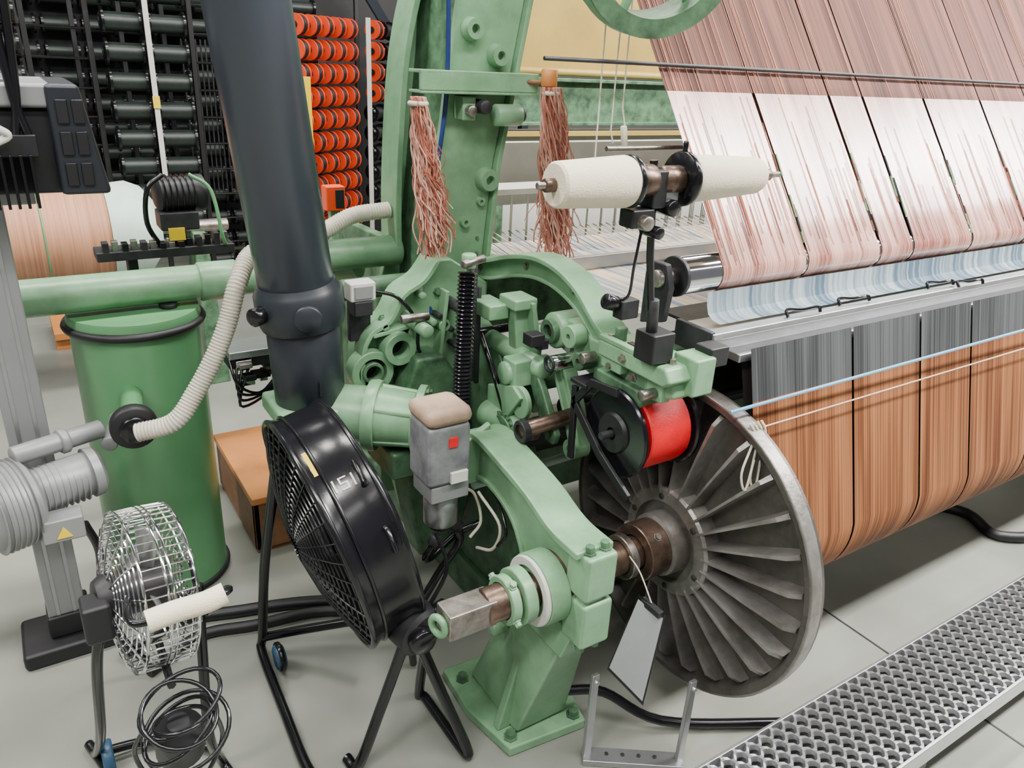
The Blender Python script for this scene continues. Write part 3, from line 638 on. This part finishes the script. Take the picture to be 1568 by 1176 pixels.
# ---------------------------------------------------------------- post + blower
px,py=-.06,2.12
box('profile',(px-.045,py-.045,.05),(px+.045,py+.045,1.24),ALUP,.004)
for dx in (-.02,.02): box('groove',(px+dx-.004,py-.047,.06),(px+dx+.004,py-.044,1.23),ALU,.0)
box('rubber_base',(px-.12,py-.10,0),(px+.12,py+.08,.05),BLACKM,.012)
box('base_upstand',(px-.05,py-.055,.05),(px+.055,py+.05,.12),BLACKM,.008)
group('aluminium_stand_post')
lathe('scroll_housing',(-.13,1.93,.565),(-1,-.35,0),[(-.06,.03),(-.06,.08),(-.05,.095),(-.02,.105),(.02,.105),(.05,.09),(.055,.03)],ALUP,40)
for i in range(7): ring('scroll_rib',(-.13-.012*(i-3)*.94,1.93-.012*(i-3)*.33,.565),(-1,-.35,0),.09,.109,.003,ALUP,40)
cyl('motor_body',(-.10,1.94,.575),(.06,1.98,.585),.056,ALUP)
for i in range(9): ring('motor_fin',(-.07+.013*i,1.948+.0033*i,.577),(1,.25,.03),.05,.060,.003,ALUP,32)
lathe('motor_end',(.05,1.975,.585),(1,.25,.03),[(0,.064),(.02,.062),(.032,.045),(.034,.0)],ALUP,32)
box('terminal_box',(-.07,1.85,.48),(.02,1.91,.54),ALUP,.005)
prism('warning_label',[(-.042,.492),(-.008,.492),(-.025,.522)],1,1.8475,1.8505,YELLOW,.0)
cyl('outlet_pipe',(-.1,1.98,.665),(.10,2.05,.665),.024,ALUP); cyl('outlet_flange',(.0,2.015,.665),(.02,2.022,.665),.032,ALUP)
pipe('power_cable',[(.02,1.88,.5),(.04,1.9,.4),(.03,1.92,.25),(.06,1.9,.1),(.12,1.85,.02)],.010,BLACK)
box('mount_bracket',(-.1,1.98,.50),(-.02,2.07,.56),ALUP,.004)
group('side_channel_blower')
# ---------------------------------------------------------------- black finned motor unit
box('body',(-.14,2.0,1.27),(.16,2.25,1.45),BLACKM,.012)
box('lid',(-.16,1.98,1.45),(.12,2.27,1.50),ALUP,.010)
for i in range(3): box('lid_rib',(-.12+.07*i,2.0,1.50),(-.09+.07*i,2.25,1.506),ALU,.002)
frust('end_cap',(.10,1.97,.20,2.28),1.27,(.10,1.97,.165,2.28),1.50,SLATE2,.01)
for j in range(3):
    for i in range(2): box('panel_recess',(.115+.03*i,1.964,1.29+.065*j),(.138+.03*i,1.972,1.34+.065*j),BLACKM,.003)
for i in range(11): box('cooling_fin',(-.13+.018*i,1.94,1.25),(-.124+.018*i,2.0,1.36),BLACK,.001)
box('fin_plate',(-.15,1.95,1.355),(.07,2.0,1.40),BLACKM,.003)
pipe('cable',[(.02,2.0,2.4),(.03,1.98,1.8),(.04,1.97,1.5),(.06,1.96,1.38)],.009,BLACK)
pipe('cable_b',[(.06,2.0,2.4),(.06,1.98,1.8),(.05,1.97,1.5),(.03,1.96,1.38)],.009,BLACK)
tubes('hook',[smoothpath([(-.02,1.93,1.45),(.0,1.92,1.42),(.02,1.93,1.4),(-.02,1.93,1.38)])],.008,WHITE,8)
for y in (2.05,2.2): tubes('mount_arm',[[(-.06,y-.0,1.28),(-.06,y,1.25)]],.012,ALUP)
box('mount_plate',(-.12,2.05,1.24),(.05,2.22,1.27),ALUP,.003)
group('finned_controller_box')
# ---------------------------------------------------------------- drum fan (black)
def wirecage(R,z0,z1,nr,nrad,r,mat,bul=.03,M=None,name='cage'):
    for s,zz in ((1,z1),(-1,z0)):
        zf=lambda q: zz+s*bul*(1-(q/R)**2)
        P=[[Vector((q*math.cos(2*pi*i/36),q*math.sin(2*pi*i/36),zf(q))) for i in range(36)] for q in [R*(.2+.8*k/nr) for k in range(nr+1)]]
        tubes(name+'_rings',P,r,mat,5,True,M)
        Q=[[Vector((q*math.cos(a),q*math.sin(a),zf(q)+r)) for q in (R*.15,R*.5,R*.8,R)] for a in [2*pi*k/nrad for k in range(nrad)]]
        tubes(name+'_radials',Q,r,mat,5,False,M)
def blades(R,n,mat,M,pitch=.5,z=0):
    vs=[];fs=[]
    for k in range(n):
        a=2*pi*k/n;b=len(vs)
        for i in range(6):
            q=R*(.18+.82*i/5);w=R*(.22+.22*i/5)
            for s in (-1,0,1):
                t=a+s*w/max(q,.08)*.5*.9
                vs.append((q*math.cos(t),q*math.sin(t),z+s*w*.5*pitch-.004*(s==0)))
        for i in range(5):
            for s in (0,1):
                o=b+i*3+s;fs.append((o,o+1,o+4,o+3))
    o=mk('fan_blades',vs,fs,mat,True,0,M,ang=60);md=o.modifiers.new('s','SOLIDIFY');md.thickness=.003
fc=Vector((.532,1.50,.565));fn=Vector((-.95,-.0,-.24)).normalized();FM=basis(fc,fn);FRr=.280
lathe('drum_shell',fc,fn,[(-.060,FRr),(-.055,FRr+.01),(-.040,FRr+.004),(.040,FRr+.004),(.055,FRr+.01),(.060,FRr),(.055,FRr-.004),(-.055,FRr-.004)],BLACK,72,closed=True)
torus('rim_front',fc+fn*.060,fn,FRr+.005,.008,BLACK,64);torus('rim_rear',fc-fn*.060,fn,FRr+.005,.008,BLACK,64)
torus('rim_mid',fc+fn*.03,fn,FRr+.006,.004,BLACK,64)
wirecage(FRr,-.060,.060,13,36,.0020,BLACK,.055,FM)
blades(FRr*.93,3,BLACKM,FM,.40)
lathe('fan_motor',fc,fn,[(-.06,.0),(-.06,.05),(-.05,.06),(.05,.06),(.06,.05),(.06,.0)],BLACK,32)
def on_shell(phi,z,dr=.006): return FM@Vector(((FRr+dr)*math.cos(phi),(FRr+dr)*math.sin(phi),z))
def shell_patch(name,ph0,ph1,z0,z1,mat):
    vs=[];fs=[]
    for i in range(5):
        ph=ph0+(ph1-ph0)*i/4
        for z in (z0,z1): vs.append(on_shell(ph,z))
    for i in range(4): fs.append((2*i,2*i+1,2*i+3,2*i+2))
    mk(name,vs,fs,mat)
near=Vector((0,-1,0.15)); loc=FM.to_3x3().inverted()@near; ph0=math.atan2(loc.y,loc.x)
upv=FM.to_3x3().inverted()@Vector((0,0,1)); phu=math.atan2(upv.y,upv.x)
dph=(phu-ph0+pi)%(2*pi)-pi
def ph(t): return ph0+dph*t
shell_patch('sticker',ph(.78),ph(.62),.036,.050,YELLOW)
for k,(t0,t1,za,zb) in enumerate(((.56,.49,.018,.022),(.56,.552,-.010,.008),(.56,.525,.004,.008),(.530,.522,-.010,.008),(.53,.49,-.010,-.006),(.498,.49,-.010,.008),(.56,.49,-.024,-.020))):
    shell_patch('number_stroke_%d'%k,ph(t0),ph(t1),za,zb,WHITE)
for t in (.62,.25):
    tubes('shell_handle',[[on_shell(ph(t-.02),-.035,.004),on_shell(ph(t-.03),-.035,.022),on_shell(ph(t-.14),-.035,.022),on_shell(ph(t-.15),-.035,.004)]],.006,BLACK)
pv=Vector((.61,1.27,.40))
lathe('pivot_box',pv,(.3,-1,-.1),[(-.05,.0),(-.05,.055),(.03,.06),(.04,.05),(.045,.0)],BLACKM,24)
box('switch_box',(.57,1.235,.36),(.66,1.30,.44),BLACKM,.012); cyl('tilt_knob',(.655,1.25,.42),(.69,1.25,.43),.028,BLACK)
cyl('tilt_knob_b',(.66,1.27,.37),(.70,1.27,.37),.024,BLACK); cyl('tilt_knob_c',(.60,1.22,.41),(.60,1.19,.41),.03,BLACK)
tubes('leg_frame',[smoothpath([(.61,1.25,.38),(.665,1.22,.2),(.715,1.19,.04),(.715,1.21,.015),(.71,1.40,.015),(.70,1.42,.03),(.67,1.30,.38)],8),
  smoothpath([(.58,1.25,.38),(.53,1.27,.2),(.475,1.29,.02),(.46,1.33,.012)],8),
  smoothpath([(.415,1.58,.72),(.40,1.72,.35),(.395,1.80,.06),(.385,1.78,.015),(.375,1.55,.013),(.37,1.34,.013),(.40,1.27,.013)],8),
  smoothpath([(.415,1.58,.72),(.45,1.70,.60),(.52,1.79,.56)],6),
  smoothpath([(.395,1.80,.05),(.5,1.74,.08),(.62,1.66,.12)],6)],.0130,BLACK,12)
cyl('wheel',(.40,1.70,.05),(.425,1.70,.05),.035,BLUEW); cyl('wheel_tyre',(.405,1.70,.05),(.42,1.70,.05),.042,BLACK)
pipe('fan_cord',[(.65,1.28,.42),(.71,1.30,.5),(.70,1.34,.58)],.005,BLACK)
group('drum_floor_fan')
# ---------------------------------------------------------------- small chrome fan
sc=Vector((.10,1.40,.61));sn=Vector((-.90,-.12,.10)).normalized();SM=basis(sc,sn)
def scage():
    R=.155
    for s,z in ((1,.045),(-1,-.045)):
        P=[[Vector((q*math.cos(2*pi*i/32),q*math.sin(2*pi*i/32),z+s*.03*(1-(q/R)**2))) for i in range(32)] for q in [R*(.25+.75*k/8) for k in range(9)]]
        tubes('guard_rings',P,.0018,CHROME,5,True,SM)
        tubes('guard_radials',[[Vector((q*math.cos(a),q*math.sin(a),z+s*(.03*(1-(q/R)**2)+.003))) for q in (R*.2,R*.6,R)] for a in [2*pi*k/14 for k in range(14)]],.002,CHROME,5,False,SM)
    tubes('guard_sides',[[Vector((R*math.cos(a),R*math.sin(a),-.045)),Vector((R*1.01*math.cos(a),R*1.01*math.sin(a),0)),Vector((R*math.cos(a),R*math.sin(a),.045))] for a in [2*pi*k/56 for k in range(56)]],.0016,CHROME,5,False,SM)
    tubes('guard_hoops',[circ(0,R*1.01,40,z=z) for z in (-.045,-.005,.005,.045)],.0028,CHROME,6,True,SM)
scage(); blades(.13,4,ALU,SM,.5)
lathe('motor',sc,sn,[(-.03,.0),(-.03,.045),(.08,.045),(.095,.035),(.10,.0)],BLACKM,28)
pipe('wrapped_handle',[(.075,1.20,.680),(.12,1.20,.684),(.17,1.195,.688),(.205,1.195,.695)],.020,CREAM,14)
tubes('handle_bar',[smoothpath([(.06,1.32,.66),(.05,1.22,.68),(.08,1.20,.68),(.2,1.195,.695),(.215,1.25,.66),(.2,1.38,.52)])],.007,BLACK,8)
tubes('yoke',[smoothpath([(.02,1.40,.6),(-.01,1.42,.45),(-.03,1.5,.2),(-.05,1.62,.03),(-.06,1.66,.02),(.0,1.45,.012),(.04,1.3,.012)],8),
  smoothpath([(.19,1.40,.58),(.18,1.38,.45),(.17,1.38,.2),(.2,1.46,.02),(.22,1.36,.012),(.21,1.25,.012)],8),
  smoothpath([(-.05,1.62,.03),(.08,1.6,.02),(.2,1.5,.02)],6)],.011,BLACK,10)
box('speed_control',(-.02,1.33,.56),(.03,1.39,.64),BLACKM,.008)
cyl('wheel',(-.04,1.58,.045),(-.015,1.58,.045),.04,BLUEW)
def loop(cx,cy,cz,rx,ry,tx,ty,n=30): return [(cx+rx*math.cos(2*pi*i/n),cy+ry*math.sin(2*pi*i/n),cz+tx*math.cos(2*pi*i/n)+ty*math.sin(2*pi*i/n)) for i in range(n)]
tubes('hung_cord_loops',[loop(.105,1.18,.50,.070,.05,.02,.02),loop(.10,1.17,.485,.062,.055,-.01,.03),loop(.095,1.18,.44,.060,.05,.03,.01),loop(.11,1.19,.42,.075,.055,.01,.04),loop(.10,1.17,.47,.045,.05,.0,-.02)],.0042,BLACK,7,True)
tubes('cord_tail',[smoothpath([(.04,1.18,.47),(.02,1.2,.40),(.05,1.2,.30),(.12,1.22,.22),(.10,1.25,.1),(.12,1.3,.01)]),smoothpath([(.16,1.18,.45),(.17,1.2,.36),(.13,1.2,.28),(.08,1.22,.20)])],.0045,BLACK,7)
tubes('cord_hanger',[smoothpath([(.1,1.23,.50),(.1,1.3,.5),(.1,1.36,.5)])],.008,BLACK,6)
lathe('lower_motor',(.10,1.24,.36),(0,-.3,1),[(-.05,.03),(-.04,.045),(.03,.045),(.06,.02)],BLACKM,20)
group('chrome_floor_fan')
# ---------------------------------------------------------------- floor cables
pipe('cable_1',[(.05,1.95,.02),(.2,2.02,.02),(.38,1.98,.02),(.55,1.93,.02),(.72,1.85,.02),(.85,1.8,.02)],.018,BLACKM)
pipe('cable_2',[(.1,1.85,.018),(.25,1.93,.018),(.4,1.90,.018),(.6,1.86,.018),(.8,1.72,.018)],.016,BLACKM)
pipe('cable_3',[(2.9,1.35,.02),(3.0,1.2,.02),(2.95,1.05,.02),(3.2,.95,.02),(3.6,1.0,.02)],.02,BLACKM)
group('floor_cable')
# ---------------------------------------------------------------- crate
box('top_panel',(.50,2.25,.20),(.76,2.78,.225),WOOD,.003)
box('side_left',(.505,2.26,.02),(.525,2.77,.20),WOODE,.003); box('side_front',(.505,2.26,.02),(.75,2.28,.20),WOODE,.003); box('side_right',(.735,2.26,.02),(.755,2.77,.20),WOODE,.003)
for y in (2.27,2.5,2.74): box('skid',(.51,y,0),(.75,y+.03,.02),WOODE,.002)
group('wooden_crate')
# ---------------------------------------------------------------- background left
cyl('fabric_roll',(-.35,4.0,.76),(.36,4.0,.76),.21,BROWNCL,seg=48)
torus('green_strap',(.10,4.0,.76),(1,0,0),.211,.004,GREENB,48)
lathe('wrapped_end',(.36,4.0,.76),(1,0,0),[(0,.215),(.1,.225),(.16,.20),(.22,.12),(.23,.0)],GREENW,40)
cyl('roll_shaft',(-.8,4.0,.76),(.9,4.0,.76),.03,STEEL)
for x in (-.7,.75): frust('stand_leg',(x-.05,3.8,x+.05,4.2),0,(x-.03,3.93,x+.03,4.07),.74,GREEN2)
group('fabric_roll_stand')
lathe('motor_body',(.40,2.75,1.13),(1,.1,0),[(0,.0),(0,.04),(.01,.055),(.12,.055),(.13,.06),(.15,.06),(.16,.02)],BLACKM,28)
for i in range(6): ring('fin',(.42+.018*i,2.752+.002*i,1.13),(1,.1,0),.05,.064,.004,BLACK,24)
box('gearbox',(.40,2.70,1.02),(.52,2.80,1.08),DARK,.006); box('warning_plate',(.42,2.695,.99),(.47,2.70,1.03),YELLOW,.0)
box('support',(.29,2.72,.02),(.32,2.78,.95),DARK,.004); box('foot',(.24,2.66,0),(.38,2.84,.02),DARK,.003)
box('motor_stem',(.44,2.73,.96),(.48,2.77,1.03),DARK,.003)
for k in range(14):
    x=.22+.028*k; box('valve',(x,2.68+.01*(k%2),.97),(x+.018,2.72,.985+.03*random.random()),random.choice([DARK,STEEL,BLACK]),.001)
box('manifold',(.20,2.68,.94),(.62,2.78,.97),DARK,.003)
pipe('green_hose',[(.5,2.7,1.2),(.56,2.68,1.15),(.58,2.66,1.0),(.6,2.7,.96)],.006,GREENB)
pipe('black_hose',[(.42,2.7,1.2),(.37,2.68,1.16),(.36,2.7,1.05),(.40,2.72,.96)],.008,BLACK)
group('geared_motor')
box('switch_body',(.875,2.47,1.10),(.94,2.52,1.18),ORANGE,.004); box('switch_face',(.905,2.466,1.11),(.935,2.47,1.17),BLACKM,.002); box('switch_post',(.895,2.49,.0),(.92,2.52,1.10),GREEN,.003)
group('orange_safety_switch')
for k in range(14):
    x=.43+random.uniform(0,.14);y=2.0+random.uniform(-.05,.05);z=.72+random.uniform(0,.10)
    box('part',(x,y,z),(x+random.uniform(.02,.05),y+.03,z+random.uniform(.008,.02)),random.choice([DARK,STEEL,BLACK,CHROME]),.002)
tubes('wire',[smoothpath([(.42+.02*k,2.0,.82),(.43,1.96,.76-.02*k),(.49+.01*k,1.98,.72),(.55,2.0,.76)]) for k in range(4)],.004,BLACK,6)
box('slab',(.42,1.99,.82),(.60,2.10,.84),ALU,.003); box('slab_dark',(.42,2.0,.79),(.62,2.1,.82),DARK,.003);box('bracket',(.58,2.02,.74),(.74,2.06,.80),DARK,.003)
group('valve_manifold')
# ---------------------------------------------------------------- creels
def spool_mesh(name,items,matf,maty,rf=.058,L=.17,dirv=(1,0,0),core=.7,hub=True,ft=.014):
    vs1=[];f1=[];vs2=[];f2=[]
    d0=Vector(dirv).normalized();sg=20
    def disc(vs,fs,c,r,l,rb=None):
        M=basis(c,d0);b=len(vs);rb=rb or r
        for z,q in ((-l/2,rb),(l/2,r)):
            for i in range(sg): vs.append(M@Vector((q*math.cos(2*pi*i/sg),q*math.sin(2*pi*i/sg),z)))
        for i in range(sg): fs.append((b+i,b+(i+1)%sg,b+sg+(i+1)%sg,b+sg+i))
        fs.append([b+i for i in range(sg)][::-1]);fs.append([b+sg+i for i in range(sg)])
    for c in items:
        c=Vector(c)
        disc(vs1,f1,c-d0*L/2,rf,ft);disc(vs1,f1,c+d0*L/2,rf,ft);disc(vs2,f2,c,rf*core,L)
        if hub: disc(vs1,f1,c-d0*(L/2+.010),rf*.75,.012,rf*.55)
        disc(vs2,f2,c-d0*(L/2+.008),rf*.32,.02)
    mk(name+'_flanges',vs1,f1,matf,True,ang=40);mk(name+'_yarn',vs2,f2,maty,True,ang=40)
it=[]
for x in (-.75,-.48,-.18,.09):
    for k in range(10): it.append((x,5.5,1.86-.166*k))
for x in (.735,.985):
    for k in range(10): it.append((x,5.5,1.84-.166*k))
spool_mesh('creel_spools',it,BLACK,DGREEN,.076,.20)
it=[]
for x in (1.30,1.55,1.80,2.05):
    for k in range(12): it.append((x,6.2,1.85-.166*k))
for x in (-1.2,-.9,-.6,-.3,0,.25,.5,.75,1.0,1.25,1.5):
    for k in range(12): it.append((x,6.7,2.0-.175*k))
spool_mesh('creel_spools_rear',it,BLACK,DGREEN,.066,.20)
box('label_strip',(.845,5.38,.7),(.875,5.385,1.85),WHITE,0); box('yellow_tab',(.84,5.37,1.2),(.88,5.378,1.27),YELLOW,0)
for x in (-.9,-.3,.22,.55,.85,1.13,1.6): box('creel_post',(x,5.58,0),(x+.03,5.62,2.6),BLACKM,.002); box('creel_post_rear',(x,6.5,0),(x+.03,6.55,2.6),BLACKM,.002)
for k in range(12): tubes('creel_bar',[[(-.9,5.6,.3+.166*k),(1.65,5.6,.3+.166*k)]],.008,BLACK,6)
gw=[[(1.12+.03*i,5.8,.6),(1.12+.03*i,5.8,1.60)] for i in range(14)]
tubes('guide_wires',gw,.006,DARK,4)
box('creel_dark_backdrop',(-2.0,6.85,.0),(3.6,6.88,2.15),BLACKM,.002)  # black sheet added to stand for the darkness behind the spools
group('black_spool_creel')
dv=(.83,.55,0)
it=[];it2=[]
for k in range(10):
    z=1.72-.146*k
    for q in range(5): it.append((1.74+.112*q,5.30+.074*q,z))
    (it2 if k>3 else it).append((2.50,5.86,z+.01));
spool_mesh('orange_spools',it,ORANGE,BLACKM,.066,.055,dv,.9,False,.010)
spool_mesh('black_spools',it2,BLACK,BLACKM,.066,.12,dv)
spool_mesh('black_spool_ends',[(2.62,5.94,1.73-.146*k) for k in range(10)],BLACK,BLACKM,.066,.12,dv)
it=[(2.9+.2*q,6.15+.13*q,1.7-.146*k) for q in range(2) for k in range(10)]
spool_mesh('dark_spools',it,BLACK,DGREEN,.062,.12,dv)
box('label_strip',(2.325,5.60,.3),(2.36,5.605,1.8),WHITE,0)
box('yellow_post',(1.67,5.05,.0),(1.72,5.08,1.42),YELLOW,.002)
for p in ((1.7,5.42),(2.35,5.86),(2.95,6.25)): box('creel_post',(p[0],p[1],0),(p[0]+.03,p[1]+.03,2.6),BLACKM,.002)
group('orange_spool_creel')
for x in (-2.,0.2,2.4,4.6):
    for y in (7.0,7.9): box('rack_upright',(x,y,0),(x+.08,y+.08,3.6),SLATE2,.004)
for z in (.1,.95,1.85,2.75):
    for y in (7.0,7.9): box('rack_beam',(-2.,y,z),(4.7,y+.05,z+.10),SLATE,.004)
    box('rack_shelf',(-2,7.0,z+.09),(4.7,7.95,z+.11),DARK,.0)
tubes('brace',[[(2.2,6.3,2.6),(2.9,6.5,1.75)]],.05,SLATE,4)
x=-1.90
while x<4.1:
    for z0 in (.2,1.06,1.96,2.86):
        wd=random.uniform(.32,.42);h=random.uniform(.3,.6)
        box('carton',(x,7.06+random.uniform(0,.1),z0),(x+wd,7.6,z0+h),CARD,.004)
        box('tape',(x+wd/2-.02,7.055,z0+.0),(x+wd/2+.02,7.6,z0+h+.002),TAN,.0)
    x+=.46
group('pallet_rack_with_cartons')
box('deck',(.08,4.0+.6,.06),(.35,5.0,.10),WOOD,.003)
for y in (4.62,4.95): box('runner',(.08,y,0),(.35,y+.04,.06),WOOD,.002)
group('wooden_pallet')
# ---------------------------------------------------------------- background right: neighbouring loom
box('yellow_panel',(2.4,3.95,1.52),(4.6,4.0,2.5),YPAN,.01)
cyl('yellow_roll_edge',(2.4,3.93,1.53),(4.6,3.93,1.53),.02,YPAN)
box('green_beam',(2.2,3.9,1.24),(7.5,4.05,1.50),GREEN2,.01)
box('green_beam_flange',(2.2,3.85,1.24),(7.5,3.92,1.26),GREEN2,.004)
box('green_beam_top',(2.2,3.85,1.48),(7.5,3.92,1.50),GREEN2,.004)
box('grey_base',(2.2,3.9,0),(7.5,4.1,1.2),CONC,.01)
for x in (2.2,7.3): box('frame_leg',(x,3.8,0),(x+.2,4.2,2.6),GREEN2,.01)
box('yellow_strip',(2.2,3.86,1.18),(7.5,3.89,1.21),YPAN,.002)
group('neighbouring_loom')
# ---------------------------------------------------------------- camera
th=math.radians(56.4);p=math.radians(23);e=math.radians(3.1)
Fw=Vector((math.cos(th)*math.cos(p),math.sin(th)*math.cos(p),-math.sin(p)))
Rt=Vector((math.sin(th),-math.cos(th),0));Up=Rt.cross(Fw)
cxv=Rt*math.cos(e)+Up*math.sin(e);cyv=-Rt*math.sin(e)+Up*math.cos(e)
cam=bpy.data.cameras.new('camera');co=bpy.data.objects.new('camera',cam);bpy.context.collection.objects.link(co)
Mx=Matrix((cxv,cyv,-Fw)).transposed().to_4x4();Mx.translation=Vector((0,0,1.6));co.matrix_world=Mx
cam.sensor_width=36;cam.lens=36*1180/1568;cam.clip_start=.05
bpy.context.scene.camera=co
